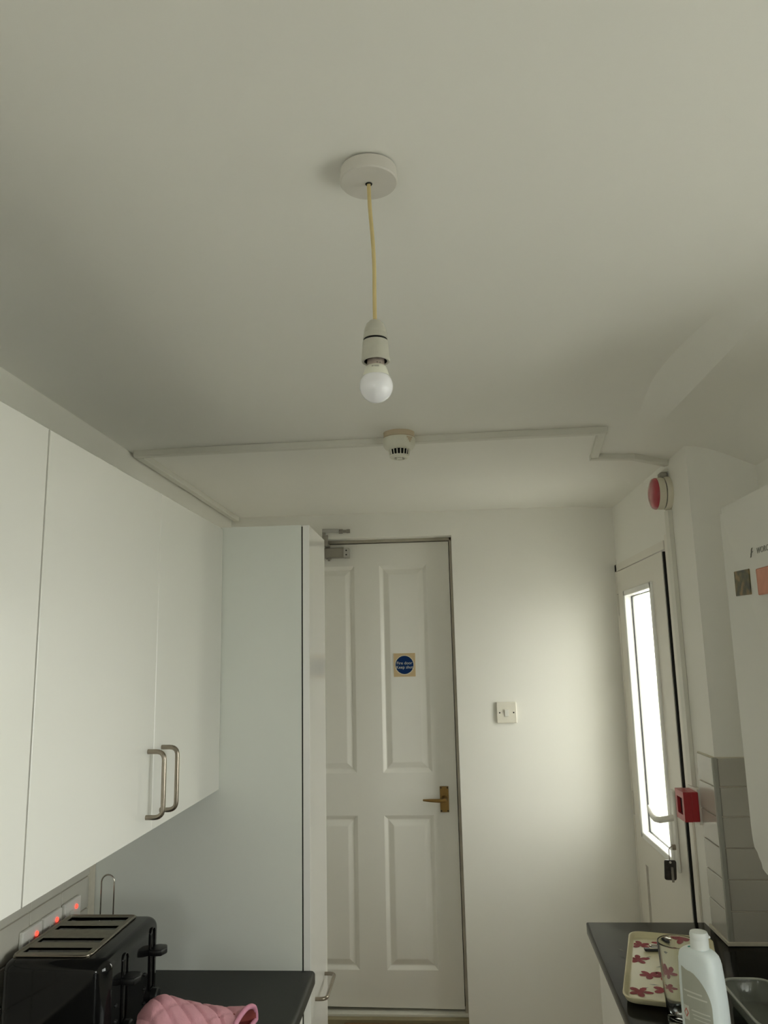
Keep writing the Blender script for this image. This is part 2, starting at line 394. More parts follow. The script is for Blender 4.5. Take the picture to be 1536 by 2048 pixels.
# ================================================================== inner fire door
YD = 3.606
def fire_door():
    dx0, dx1, dz0, dz1 = -.711, .049, E-1.455, E+.519
    xs = [dx0, -.612, -.390, -.274, -.056, dx1]; zs = [dz0, E-1.308, E-.685, E-.506, E+.416, dz1]
    bm = B(); y0, y1 = YD, YD+.042
    for a, b in ((0, 1), (2, 3), (4, 5)): box(bm, xs[a], xs[b], y0, y1, zs[0], zs[5])
    for a, b in ((1, 2), (3, 4)):
        for k, l in ((0, 1), (2, 3), (4, 5)): box(bm, xs[a], xs[b], y0, y1, zs[k], zs[l])
    for v in bm.verts:
        if abs(v.co.z-dz0) < 1e-4: v.co.z += .010*(.049-v.co.x)/.76 - .002
    dr = struct('door_1', bm, M['door'], 'white painted four-panel fire door in the end wall', 'door')
    def panel(a, b, k, l):
        bm = B(); loops = []
        for ins, dep in ((0, 0), (.004, .002), (.016, .010), (.020, .010), (.042, .002), (.046, .0015)):
            loops.append([bm.verts.new((x, YD+dep, z)) for x, z in ((xs[a]+ins, zs[k]+ins), (xs[b]-ins, zs[k]+ins), (xs[b]-ins, zs[l]-ins), (xs[a]+ins, zs[l]-ins))])
        for p, q in zip(loops, loops[1:]):
            for i in range(4): bm.faces.new((p[i], p[(i+1) % 4], q[(i+1) % 4], q[i]))
        bm.faces.new(loops[-1])
        back = [bm.verts.new((x, YD+.038, z)) for x, z in ((xs[a], zs[k]), (xs[b], zs[k]), (xs[b], zs[l]), (xs[a], zs[l]))]
        for i in range(4): bm.faces.new((loops[0][i], back[i], back[(i+1) % 4], loops[0][(i+1) % 4]))
        bm.faces.new(back)
        obj('panel', bm, M['door'], dr)
    for a, b in ((1, 2), (3, 4)):
        for k, l in ((1, 2), (3, 4)): panel(a, b, k, l)
    # brass lever handle
    bm = B(); box(bm, -.0265, .0115, YD-.006, YD, E-.673, E-.565, .0015)
    h = obj('handle_plate', bm, M['brass'], dr, label='aged brass handle plate')
    bm = B(); lathe(bm, [(.014, 0), (.012, -.02), (.010, -.045), (.010, -.052)], (-.008, YD-.006, E-.617), 'y', 20)
    tube(bm, [(-.004, YD-.052, E-.617), (-.03, YD-.054, E-.617), (-.07, YD-.052, E-.616), (-.100, YD-.046, E-.615)], [.0085, .008, .0065, .004], 12)
    obj('lever', bm, M['brass'], h, smooth=40)
    for px, pz in ((-.0215, -.667), (.0065, -.667), (-.0215, -.571), (.0065, -.571)):
        bm = B(); lathe(bm, [(.0032, 0), (.003, -.0012)], (px, YD-.006, E+pz), 'y', 10); obj('screw', bm, M['dark'], h)
    # lining, stops and threshold
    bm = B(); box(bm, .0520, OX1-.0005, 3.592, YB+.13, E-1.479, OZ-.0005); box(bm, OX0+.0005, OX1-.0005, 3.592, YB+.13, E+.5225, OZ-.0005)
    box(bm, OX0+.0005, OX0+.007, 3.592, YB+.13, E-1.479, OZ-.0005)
    struct('trim_1', bm, M['lining_wood'], 'dirty grey-brown lining around the fire door opening, shade included in its colour', 'door frame')
    bm = B(); box(bm, OX0, OX1, 3.578, YB+.13, E-1.480, E-1.466, .002)
    struct('trim_2', bm, M['trunk'], 'pale threshold bar under the fire door', 'threshold')
    bm = B(); box(bm, OX0, OX1, 3.545, 3.577, 0.001, E-1.475); box(bm, OX0, OX1, 3.577, YB+.13, .001, E-1.4805)
    struct('trim_3', bm, M['wood2'], 'dull brown face board below the door threshold', 'trim')
    bm = B(); box(bm, -.45, OX1, YB-.20, YB+.009, E-1.505, E-1.483, .004); box(bm, -.45, OX1, YB-.18, YB+.005, 0.001, E-1.506)
    struct('trim_4', bm, M['wood'], 'varnished brown wooden step below the fire door', 'step')
fire_door()
s = thing('fire_door_sign', (-.1675, YD-.001, E-.039), 'small square sign with blue disc reading Fire door Keep shut', 'sign')
obj('backing', bx(-.2165, -.1185, YD-.001, YD+.0014, E-.091, E+.013), M['signback'], s)
bm = B(); lathe(bm, [(.0445, 0), (.0445, -.0006)], (-.1675, YD-.001, E-.039), 'y', 48); obj('disc_border', bm, M['signring'], s)
bm = B(); lathe(bm, [(.0405, 0), (.0405, -.0006)], (-.1675, YD-.0016, E-.039), 'y', 48); obj('disc', bm, M['signblue'], s, label='dark blue disc')
text('Fire door', .0185, frame_mtx((-.1675, YD-.0025, E-.031), (1, 0, 0), (0, 0, 1)), M['signtext'], 'lettering', s)
text('Keep shut', .0185, frame_mtx((-.1675, YD-.0025, E-.0495), (1, 0, 0), (0, 0, 1)), M['signtext'], 'lettering', s)

# door closer
c = thing('door_closer', (-.52, YD, E+.48), 'grey metal overhead door closer at the top left of the fire door', 'door closer')
bm = B(); box(bm, -.64, -.432, YD-.042, YD, E+.455, E+.500, .003); obj('closer_body', bm, M['closer'], c)
bm = B(); box(bm, -.434, -.409, YD-.048, YD, E+.453, E+.497, .002); e_ = obj('end_plate', bm, M['closer2'], c)
for zz in (.465, .485):
    bm = B(); lathe(bm, [(.0035, 0), (.0035, -.001)], (-.421, YD-.048, E+zz), 'y', 12); obj('screw', bm, M['dark'], e_)
bm = B(); lathe(bm, [(.013, 0), (.013, -.008), (.006, -.009), (.006, -.016)], (-.505, YD-.02, E+.457), 'z', 16); obj('spindle_cap', bm, M['closer'], c, smooth=40)
bm = B(); box(bm, -.5255, -.512, YB-.012, YB-.006, E+.515, E+.582, .002); box(bm, -.5255, -.500, YB-.014, YB-.004, E+.515, E+.553, .002)
box(bm, -.52, -.50, YB-.014, YD-.005, E+.503, E+.517, .002)
obj('arm_bracket', bm, M['closer'], c)
bm = B(); prism(bm, [(-.525, E+.566), (-.455, E+.564), (-.445, E+.561), (-.445, E+.577), (-.455, E+.580), (-.525, E+.582)], 'y', YB-.016, YB-.008, .001)
obj('arm', bm, M['closer2'], c)
bm = B(); lathe(bm, [(.010, 0), (.010, .017), (.007, .019), (.007, .034), (.009, .035), (.009, .05)], (-.448, YB-.012, E+.568), 'x', 12); obj('adjuster', bm, M['closer'], c, smooth=30)

# light switch
s = thing('light_switch', (.274, YB, E-.25), 'square white light switch on the end wall right of the fire door', 'light switch')
obj('switch_plate', bx(.231, .317, YB-.012, YB, E-.294, E-.206, .003), M['switch'], s)
bm = B(); prism(bm, [(YB-.012, E-.266), (YB-.014, E-.266), (YB-.019, E-.238), (YB-.012, E-.236)], 'x', .265, .283, .001); obj('rocker', bm, M['white'], s)
for xx in (.244, .304):
    bm = B(); lathe(bm, [(.0032, 0), (.0032, -.0008)], (xx, YB-.012, E-.250), 'y', 12); obj('screw', bm, M['dark'], s)

# ================================================================== garden door (right)
def garden_door():
    fx = XR-.012
    bm = B()                                                     # outer frame
    box(bm, XR+.002, XR+.075, DY0, DY0+.020, 0, DZ); box(bm, XR-.012, XR+.062, DY1-.030, DY1, 0, DZ); box(bm, XR-.012, XR+.075, DY0, DY1, DZ-.030, DZ)
    dr = struct('door_2', bm, M['upvc'], 'white glazed garden door in the right wall with lever handle', 'door')
    y0, y1, z1 = DY0+.030, DY1-.033, DZ-.034
    GY0, GY1, GZ0, GZ1 = 2.925, 3.362, E-.725, E+.247
    bm = B()
    for a, b, k, l in ((y0, GY0, .02, z1), (GY1, y1, .02, z1), (GY0, GY1, GZ1, z1), (GY0, GY1, E-.83, GZ0), (GY0, GY1, .02, .16)):
        box(bm, fx, fx+.06, a, b, k, l)
    lf = obj('door_leaf', bm, M['upvc'], dr)
    obj('gap_seal', bx(fx+.003, fx+.055, DY0+.0205, DY0+.0295, .02, DZ-.036), M['dark'], dr, label='black seal in the open edge gap')
    obj('lower_panel', bx(fx+.006, fx+.05, GY0, GY1-.012, .16, E-.83), M['upvc'], lf)
    obj('panel_groove', bx(fx+.02, fx+.05, GY1-.012, GY1, .16, E-.83), M['dark'], lf)
    bm = B()                                                     # bevelled glazing bead
    def bead(a, b):
        bm = B(); prism(bm, a, *b); return bm
    w = .020
    for nm, bmm in (('r', bx(fx-.008, fx+.022, GY0-.004, GY0+w, GZ0-.004, GZ1+.004, .004)), ('l', bx(fx-.008, fx+.022, GY1-w, GY1+.004, GZ0-.004, GZ1+.004, .004)),
                    ('t', bx(fx-.008, fx+.022, GY0, GY1, GZ1-w, GZ1+.004, .004)), ('b', bx(fx-.008, fx+.022, GY0, GY1, GZ0-.004, GZ0+w, .004))):
        obj('glazing_bead', bmm, M['bead'], lf)
    bm = B()
    for a, b, k, l in ((GY0+w, GY0+w+.004, GZ0+w, GZ1-w), (GY1-w-.004, GY1-w, GZ0+w, GZ1-w), (GY0+w, GY1-w, GZ1-w-.004, GZ1-w), (GY0+w, GY1-w, GZ0+w, GZ0+w+.004)):
        box(bm, fx+.020, fx+.034, a, b, k, l)
    obj('gasket', bm, M['blackm'], lf)
    obj('door_glass', bx(fx+.024, fx+.030, GY0+w, GY1-w, GZ0+w, GZ1-w), M['obscure'], lf, label='obscured glass pane')
    # handle
    bm = B(); box(bm, fx-.010, fx, 2.855, 2.888, E-.735, E-.470, .004); hp = obj('handle_plate', bm, M['white'], dr)
    bm = B()
    px = [(fx-.008, 2.872, E-.560), (fx-.030, 2.872, E-.564), (fx-.052, 2.876, E-.568), (fx-.060, 2.90, E-.570), (fx-.060, 2.94, E-.566), (fx-.058, 2.98, E-.556), (fx-.057, 3.005, E-.545)]
    tube(bm, px, [.013, .013, .013, .012, .011, .009, .005], 12, flat=.8)
    obj('lever', bm, M['white'], hp, smooth=50)
    bm = B(); lathe(bm, [(.009, 0), (.009, -.012)], (fx-.010, 2.872, E-.655), 'x', 16); obj('lock_cylinder', bm, M['steel'], hp, smooth=40)
    for zc in (.20, -.62):
        bm = B(); box(bm, XR-.012, XR+.004, DY1-.034, DY1-.020, E+zc-.045, E+zc+.045, .002)
        for k in (-.045, .045): lathe(bm, [(.008, 0), (.008, .004)], (XR-.009, DY1-.027, E+zc+k-.002), 'z', 12)
        obj('hinge', bm, M['white'], dr)
    # white architrave bead beside the opening
    bm = B(); box(bm, XR-.008, XR+.0, DY0-.040, DY0-.001, 0, DZ+.02, .002); struct('trim_5', bm, M['upvc'], 'white cover strip on the near side of the garden door', 'trim')
garden_door()
k = thing('key_fob', (.752, 2.865, E-.70), 'dark key fob hanging from the key in the garden door lock', 'key fob')
bm = B(); tube(bm, [(.792, 2.872, E-.655), (.765, 2.872, E-.652), (.750, 2.870, E-.654), (.744, 2.868, E-.662), (.744, 2.868, E-.705)], .0016, 8); obj('ring', bm, M['steel'], k, smooth=60)
bm = B(); pr = rounded([(.725, E-.757), (.764, E-.757), (.764, E-.694), (.725, E-.694)], [.007]*4); prism(bm, pr, 'y', 2.862, 2.868, .001)
bmesh.ops.rotate(bm, cent=(.745, 2.865, E-.70), matrix=Matrix.Rotation(math.radians(3), 3, 'Y'), verts=bm.verts); obj('fob', bm, M['fob'], k)
bm = B(); lathe(bm, [(.004, 0), (.004, -.0008)], (.744, 2.8612, E-.7005), 'y', 14); obj('eyelet', bm, M['white'], k)
bm = B(); box(bm, .744, .752, 2.856, 2.862, E-.763, E-.715, .002); obj('key', bm, M['closer'], k)

# ================================================================== cable trunking, alarms
GT = 'white cable trunking runs'
def trunk(pts, w, h, label):
    """rectangular trunking under the ceiling following pts (x,y)"""
    bm = B(); L = []
    for i, (x, y) in enumerate(pts):
        a = Vector(pts[max(0, i-1)]); b = Vector(pts[min(len(pts)-1, i+1)]); dd = (b-a).normalized(); nn = Vector((-dd.y, dd.x))
        z = zceil(x, y)-.0005
        L.append([bm.verts.new((x+nn.x*sg*w/2, y+nn.y*sg*w/2, z-hh)) for sg, hh in ((-1, 0), (1, 0), (1, h*.85), (.82, h), (-.82, h), (-1, h*.85))])
    for p, q in zip(L, L[1:]):
        for i in range(6): bm.faces.new((p[i], p[(i+1) % 6], q[(i+1) % 6], q[i]))
    bm.faces.new(L[0]); bm.faces.new(L[-1][::-1])
    return tag(obj('cable_trunking', bm, M['trunk']), label, 'trunking', GT)
def seg(a, b, n): return [(a[0]+(b[0]-a[0])*i/n, a[1]+(b[1]-a[1])*i/n) for i in range(n+1)]
trunk(seg((-.936, 2.318), (-.146, 2.2875), 18), .025, .020, 'white ceiling trunking running left from the smoke detector to the wall')
trunk(seg((-.060, 2.284), (.508, 2.262), 14), .025, .020, 'white ceiling trunking running right from the smoke detector')
trunk(seg((-.926, 2.336), (-.926, 3.515), 24), .026, .020, 'white ceiling trunking running back along the left wall above the larder')
trunk(seg((.4975, 2.277), (.533, 2.573), 12), .025, .014, 'short white ceiling trunking turning back at the right corner')
trunk(seg((.520, 2.588), (.66, 2.585), 8) + seg((.66, 2.585), (.786, 2.655), 10)[1:], .025, .018, 'curved white ceiling trunking bending down to the alarm sounder')
o = obj('cable_trunking', bx(XR-.0145, XR-.0005, 2.648, 2.690, E-.423, E+.466, .001), M['trunk']); tag(o, 'vertical white trunking on the pillar between alarm sounder and red call point', 'trunking', GT)
o = obj('cable_trunking', bx(XR-.0145, XR-.0005, 2.650, 2.688, E+.597, E+.606, .001), M['trunk']); tag(o, 'stub of white trunking just above the alarm sounder', 'trunking', GT)

s = thing('smoke_detector', (-.10, 2.275, E+.65), 'round white ceiling smoke detector with dark vent slots', 'smoke detector')
cx, cy, cz = -.103, 2.235, E+.632
bm = B(); lathe(bm, [(.046, .022), (.046, .004), (.042, 0)], (cx, cy, cz), 'z', 40); obj('base_ring', bm, M['stain'], s, smooth=40, label='yellowed base ring')
bm = B(); lathe(bm, [(.047, 0), (.048, -.006), (.047, -.022), (.041, -.030), (.032, -.034)], (cx, cy, cz), 'z', 40); obj('detector_body', bm, M['detector'], s, smooth=40)
bm = B(); lathe(bm, [(.026, -.030), (.024, -.054)], (cx, cy, cz), 'z', 32); obj('vent_core', bm, M['dark'], s)
bm = B()
for i in range(18):
    a = 2*math.pi*i/18; 
    p0 = Vector((cx+.0315*math.cos(a), cy+.0315*math.sin(a), cz-.032)); p1 = Vector((cx+.0275*math.cos(a), cy+.0275*math.sin(a), cz-.053)); tube(bm, [p0, p1], .0015, 6)
obj('vent_bars', bm, M['detector'], s)['kind'] = 'stuff'
bm = B(); lathe(bm, [(.029, -.051), (.029, -.056), (.023, -.060), (.017, -.060), (.017, -.057)], (cx, cy, cz), 'z', 40, cap0=True, cap1=True); obj('vent_rim', bm, M['detector'], s, smooth=30)
bm = B(); lathe(bm, [(.0165, -.0575), (.0165, -.0582)], (cx, cy, cz), 'z', 30); obj('grille_gap', bm, M['dark'], s)
bm = B(); lathe(bm, [(.009, -.057), (.009, -.0605)], (cx, cy, cz), 'z', 24)
for i in range(6):
    a = i*math.pi/3; tube(bm, [(cx+.008*math.cos(a), cy+.008*math.sin(a), cz-.059), (cx+.018*math.cos(a), cy+.018*math.sin(a), cz-.059)], .0013, 6)
obj('grille', bm, M['detector'], s)
bm = B(); n_ = 5
for i in range(n_):
    a0 = -1.05+.09*i; z0, z1 = -.003, -.020+.012*abs(i-2)/2
    v = [bm.verts.new((cx+.0487*math.cos(a), cy+.0487*math.sin(a), cz+z)) for a, z in ((a0, z0), (a0+.09, z0), (a0+.09, z1), (a0, z1))]; bm.faces.new(v)
obj('paint_chip', bm, M['stain'], s, label='brown patch where paint has chipped')

s = thing('alarm_sounder', (XR, 2.675, E+.525), 'round alarm sounder with red face on a cream base on the pillar', 'alarm')
ax = (XR, 2.668, E+.525)
bm = B(); lathe(bm, [(.057, 0), (.058, -.010), (.055, -.018)], ax, 'x', 48); obj('mount_base', bm, M['cream'], s, smooth=40)
bm = B(); lathe(bm, [(.050, -.018), (.050, -.021)], ax, 'x', 48); obj('seam', bm, M['dark'], s)
bm = B(); lathe(bm, [(.054, -.021), (.055, -.026), (.054, -.044)], ax, 'x', 48); obj('sounder_body', bm, M['cream'], s, smooth=40)
bm = B(); lathe(bm, [(.054, -.044), (.054, -.048), (.050, -.055), (.038, -.060), (.02, -.062), (.001, -.0625)], ax, 'x', 48); obj('face', bm, M['reddome'], s, smooth=60, label='red domed face')
bm = B(); box(bm, XR-.028, XR-.004, 2.652, 2.686, E+.577, E+.596, .003); obj('cable_entry', bm, M['closer'], s)

s = thing('call_point', (XR, 2.637, E-.477), 'red box shaped fire alarm call point on the pillar by the garden door', 'fire alarm')
obj('back_box', bx(XR-.036, XR-.014, 2.594, 2.681, E-.520, E-.432, .003), M['red'], s)
bm = B()
for a, b, k_, l in ((2.594, 2.612, -.520, -.432), (2.663, 2.681, -.520, -.432), (2.612, 2.663, -.520, -.502), (2.612, 2.663, -.452, -.432)): box(bm, XR-.060, XR-.036, a, b, E+k_, E+l)
obj('front_cover', bm, M['red'], s)
obj('break_element', bx(XR-.050, XR-.036, 2.612, 2.663, E-.502, E-.452), M['blackm'], s, label='dark recessed break window')
bm = B(); box(bm, XR-.016, XR-.002, 2.600, 2.690, E-.530, E-.424, .001); obj('wall_plate', bm, M['white'], s)

# ================================================================== tiles
def tile_mesh(name, w, h, dd, m, axis):
    bm = B()
    if axis == 'x': box(bm, -dd, 0, -w/2, w/2, -h/2, h/2, .0015, 1)
    else: box(bm, -w/2, w/2, -dd, 0, -h/2, h/2, .0015, 1)
    me = bpy.data.meshes.new(name); bm.to_mesh(me); bm.free(); me.materials.append(m); return me
def tile_at(me, loc, parent):
    o = bpy.data.objects.new('tile', me); COL.objects.link(o); o.parent = parent; o.location = Vector(loc)+Vector((random.uniform(-.0004, .0004),)*2+(0,))
ROWS = [-.313, -.394, -.477, -.562, -.647, -.731]; RB = -.818
rows = list(zip(ROWS, ROWS[1:]+[RB]))
g = obj('grout', bx(XR-.004, XR, YP, 2.600, E-.82, E-.311), M['grout'], wr); bm = B(); box(bm, XR-.002, XA, YP-.004, YP, E-.82, E-.311); obj('grout', bm, M['grout'], wr)
for z0, z1 in rows:
    h = z0-z1-.003; zc = E+(z0+z1)/2
    tile_at(tile_mesh('tile', .140, h, .009, M['tile'], 'x'), (XR, 2.524, zc), wr)
    for q in range(2): 
        ww = .075 if q == 1 else .130
        x0 = XR+.003 if q == 0 else XR+.136
        tile_at(tile_mesh('tile', ww-.003, h, .009, M['tile'], 'y'), (x0+ww/2, YP, zc), wr)
bm = B(); prism(bm, [(XR-.011, YP-.001), (XR-.011, YP-.006), (XR-.008, YP-.010), (XR+.003, YP-.011), (XR+.003, YP), (XR, YP)], 'z', E-.819, E-.312)
struct('trim_6', bm, M['tiletrim'], 'grey plastic corner trim on the tiled pillar edge', 'trim')
bm = B(); box(bm, XR-.016, XR-.009, YP-.014, 2.60, E-.8195, E-.809, .002); box(bm, XR-.016, XA, YP-.016, YP-.009, E-.8195, E-.809, .002)
struct('trim_7', bm, M['grout'], 'cream sealant bead where tiles meet the right worktop', 'trim')
g = obj('grout', bx(XL, XL+.003, .2, 2.19, E-.80, E-.36), M['grout'], wl)
zt = -.549; me = tile_mesh('tile', .1485, .075, .009, M['tile2'], 'x'); 
for rz in (.078, 0, -.078, -.156):
    for i in range(8):
        y = 2.140-.0755-.1515*i - (.0755 if rz in (0, -.156) and False else 0)
        o = bpy.data.objects.new('tile', me); COL.objects.link(o); o.parent = wl; o.location = (XL+.009, y, E+zt+rz-.0395)

# ================================================================== left wall cabinets and larder
GC = 'white wall cabinets on the left'
def wall_cabinet(y0, y1, doors, label):
    c = thing('wall_cabinet', (XL, (y0+y1)/2, E-.346), label, 'cabinet', GC)
    obj('carcass', bx(XL+.001, -.636, y0+.001, y1-.001, E-.343, E+.370), M['carc'], c)
    for a, b, hy in doors:
        dd = obj('cabinet_door', bx(-.633, -.615, a, b, E-.346, E+.371, .0012, 1), M['cab'], c)
        if hy is not None: d_handle('handle', dd, (-.6155, hy, E-.184), (-.6155, hy, E-.314), (.036, 0, 0))
wall_cabinet(.56, 1.172, [(.562, 1.169, None)], 'white wall cabinet cut off by the left edge of the picture')
wall_cabinet(1.174, 2.190, [(1.1745, 1.682, 1.650), (1.685, 2.189, 1.732)], 'white double-door wall cabinet with two steel bow handles')
c = thing('larder_unit', (-.66, 2.34, 0), 'tall gloss white larder unit with a grey-white side panel', 'cabinet')
obj('side_panel', bx(XL+.001, -.388, 2.192, 2.210, .001, E+.376), M['panel'], c, label='matt grey-white side panel')
obj('carcass', bx(XL+.001, -.390, 2.211, 2.490, .001, E+.375), M['carc'], c)
obj('edge_gap', bx(-.388, -.3845, 2.196, 2.488, .12, E+.372), M['dark'], c)
dd = obj('larder_door', bx(-.3845, -.3655, 2.193, 2.491, .15, E+.376, .001, 1), M['larder'], c)
d_handle('handle', dd, (-.366, 2.265, E-.893), (-.366, 2.435, E-.893), (.030, 0, 0))

# ================================================================== left worktop and its things
ZL = E-.797
prof = [(XL+.001, ZL-.038), (-.364, ZL-.038), (-.354, ZL-.030)] + [(-.354-.010*(1-math.sin(a)), ZL-.010*(1-math.cos(a))) for a in [math.pi/2*(1-i/5) for i in range(6)]] + [(XL+.001, ZL)]
bm = B(); prism(bm, prof, 'y', .20, 2.1905); o = obj('worktop', bm, M['worktop'], smooth=35); tag(o, 'dark worktop on the left under the toaster', 'worktop')
def base_cab(x0, x1, y0, y1, zt, doors, label, face):
    c = thing('base_cabinet', ((x0+x1)/2, (y0+y1)/2, 0), label, 'cabinet', 'white base cabinets under the worktops')
    obj('carcass', bx(x0, x1, y0, y1, .12, zt), M['carc'], c); obj('plinth', bx(x0+.03, x1-.05 if face > 0 else x1, y0, y1, .001, .12), M['panel'], c)
    for a, b in doors:
        fx = (x1, x1+.018) if face > 0 else (x0-.018, x0)
        dd = obj('cabinet_door', bx(fx[0], fx[1], a, b, .13, zt-.004, .001, 1), M['cab'], c)
base_cab(XL+.001, -.404, .9, 2.189, ZL-.039, [(.902, 1.545), (1.548, 2.187)], 'white base cabinet under the left worktop', 1)

def toaster():
    x0, x1, y0, y1, zb, zt = -.930, -.700, 1.690, 2.000, ZL, E-.602
    t = thing('toaster', ((x0+x1)/2, (y0+y1)/2, ZL), 'black four-slice toaster with dusty steel top on the left worktop', 'toaster')
    bm = B(); box(bm, x0, x1, y0, y1, zb+.014, zt)
    top = [e for e in bm.edges if all(v.co.z > zt-.001 for v in e.verts)]
    vert = [e for e in bm.edges if abs(e.verts[0].co.z-e.verts[1].co.z) > .05]
    bmesh.ops.bevel(bm, geom=vert, offset=.030, segments=6, profile=.5, affect='EDGES')
    top = [e for e in bm.edges if all(v.co.z > zt-.001 for v in e.verts) and len(e.link_faces) == 2 and abs(e.link_faces[0].normal.z-e.link_faces[1].normal.z) > .5]
    bmesh.ops.bevel(bm, geom=top, offset=.022, segments=5, profile=.5, affect='EDGES')
    obj('toaster_body', bm, M['blackp'], t, smooth=50)
    bm = B(); pr = rounded([(x0+.008, y0+.008), (x1-.004, y0+.008), (x1-.004, y1-.008), (x0+.008, y1-.008)], [.03]*4); prism(bm, pr, 'z', zb+.004, zb+.016); obj('base', bm, M['blackm'], t)
    for fx_, fy_ in ((x0+.04, y0+.04), (x1-.04, y0+.04), (x0+.04, y1-.04), (x1-.04, y1-.04)):
        bm = B(); lathe(bm, [(.01, 0), (.01, .005)], (fx_, fy_, zb+.0002), 'z', 14); obj('foot', bm, M['blackm'], t)
    # steel top plate with four slots
    px0, px1, py0, py1 = -.915, -.752, 1.718, 1.976; zp = zt+.003
    sl = [(1.738, 1.765), (1.797, 1.824), (1.877, 1.904), (1.936, 1.963)]; sx0, sx1 = -.905, -.764
    bm = B(); box(bm, px0, sx0, py0, py1, zt-.002, zp); box(bm, sx1, px1, py0, py1, zt-.002, zp)
    ys_ = [py0] + [q for s_ in sl for q in s_] + [py1]
    for a, b in zip(ys_[::2], ys_[1::2]): box(bm, sx0, sx1, a, b, zt-.002, zp)
    pl = obj('top_plate', bm, M['toastplate'], t, label='dusty steel top plate')
    bm = B()
    rim = rounded([(px0, py0), (px1, py0), (px1, py1), (px0, py1)], [.012]*4, 4); tube(bm, [(p[0], p[1], zp-.0005) for p in rim], .0028, 6, closed=True); obj('plate_rim', bm, M['steel'], pl, smooth=60)
    for a, b in sl:
        bm = B(); v = [bm.verts.new(q) for q in ((sx0, a, zp-.0005), (sx1, a, zp-.0005), (sx1, b, zp-.0005), (sx0, b, zp-.0005))]
        w = [bm.verts.new((q.co.x, q.co.y, zp-.05)) for q in v]
        for i in range(4): bm.faces.new((v[i], v[(i+1) % 4], w[(i+1) % 4], w[i]))
        bm.faces.new(w); obj('slot', bm, M['slotin'], pl, label='dark bread slot')
    # levers, channels, knobs on the right-hand face
    for yc in (1.783, 1.945):
        bm = B(); pts = [(y_, z_) for y_, z_ in rounded([(yc-.014, zb+.05), (yc+.014, zb+.05), (yc+.014, zt-.014), (yc-.014, zt-.014)], [.004, .004, .013, .013], 5)]
        tube(bm, [(x1+.001, y_, z_) for y_, z_ in pts], .0022, 6, closed=True)
        ch = obj('lever_channel', bm, M['blackp'], t, smooth=60)
        obj('channel_slot', bx(x1-.001, x1+.0006, yc-.004, yc+.004, zb+.055, zt-.028), M['dark'], ch)
        bm = B(); pts = [(x1-.002, yc-.018), (x1+.012, yc-.024), (x1+.030, yc-.020), (x1+.037, yc), (x1+.030, yc+.020), (x1+.012, yc+.024), (x1-.002, yc+.018)]
        prism(bm, pts, 'z', E-.672, E-.658, .004, 3); obj('lever', bm, M['blackm'], t, smooth=40)
        bm = B(); lathe(bm, [(.017, 0), (.017, .012), (.014, .015)], (x1, yc+.012, zb+.030), 'x', 20); obj('knob', bm, M['blackm'], t, smooth=40)
        for q in (0, 1, 2):
            bm = B(); lathe(bm, [(.004, 0), (.0035, .003)], (x1, yc-.042, zb+.035+.03*q), 'x', 12); obj('button', bm, M['blackm'], t)
toaster()

w = thing('wire_stand', (-.879, 2.10, ZL), 'thin chrome wire loop standing upright behind the black toaster', 'wire stand')
x_, y_ = -.879, 2.105
pts = [(x_-.017, y_, ZL+.004)] + [(x_-.017, y_, ZL+.05*i) for i in range(1, 5)] + [(x_+.017*math.cos(a), y_, E-.557+.017*math.sin(a)) for a in [math.pi*(1-i/10) for i in range(11)]] + [(x_+.017, y_, ZL+.05*i) for i in range(4, 0, -1)] + [(x_+.017, y_, ZL+.004)]
bm = B(); tube(bm, pts, .0021, 8); obj('loop', bm, M['chrome'], w, smooth=60)
bm = B(); tube(bm, [(x_+.034*math.cos(a), y_-.02+.034*math.sin(a)+.02, ZL+.0025) for a in [2*math.pi*i/24 for i in range(24)]], .0021, 8, closed=True)
tube(bm, [(x_-.034, y_, ZL+.0035), (x_+.034, y_, ZL+.0035)], .0021, 8); obj('base_ring', bm, M['chrome'], w, smooth=60)

GS = 'fused spur switches with red neons'
for y0, nm in ((1.986, 'white wall switch with glowing red neon, nearest the larder side panel'), (1.885, 'white wall switch with glowing red neon, middle of three above the toaster'), (1.790, 'white wall switch with glowing red neon, farthest left behind the toaster')):
    s = thing('spur_switch', (XL+.01, y0+.043, E-.62), nm, 'wall switch', GS)
    obj('switch_plate', bx(XL+.0095, XL+.020, y0, y0+.086, E-.665, E-.578, .003), M['white'], s)
    obj('rocker', bx(XL+.020, XL+.024, y0+.022, y0+.040, E-.630, E-.600, .002), M['white'], s)
    bm = B(); lathe(bm, [(.0055, 0), (.005, .003), (.002, .0045)], (XL+.020, y0+.058, E-.598), 'x', 14); obj('neon_lamp', bm, M['neon'], s, smooth=60, label='glowing red neon')

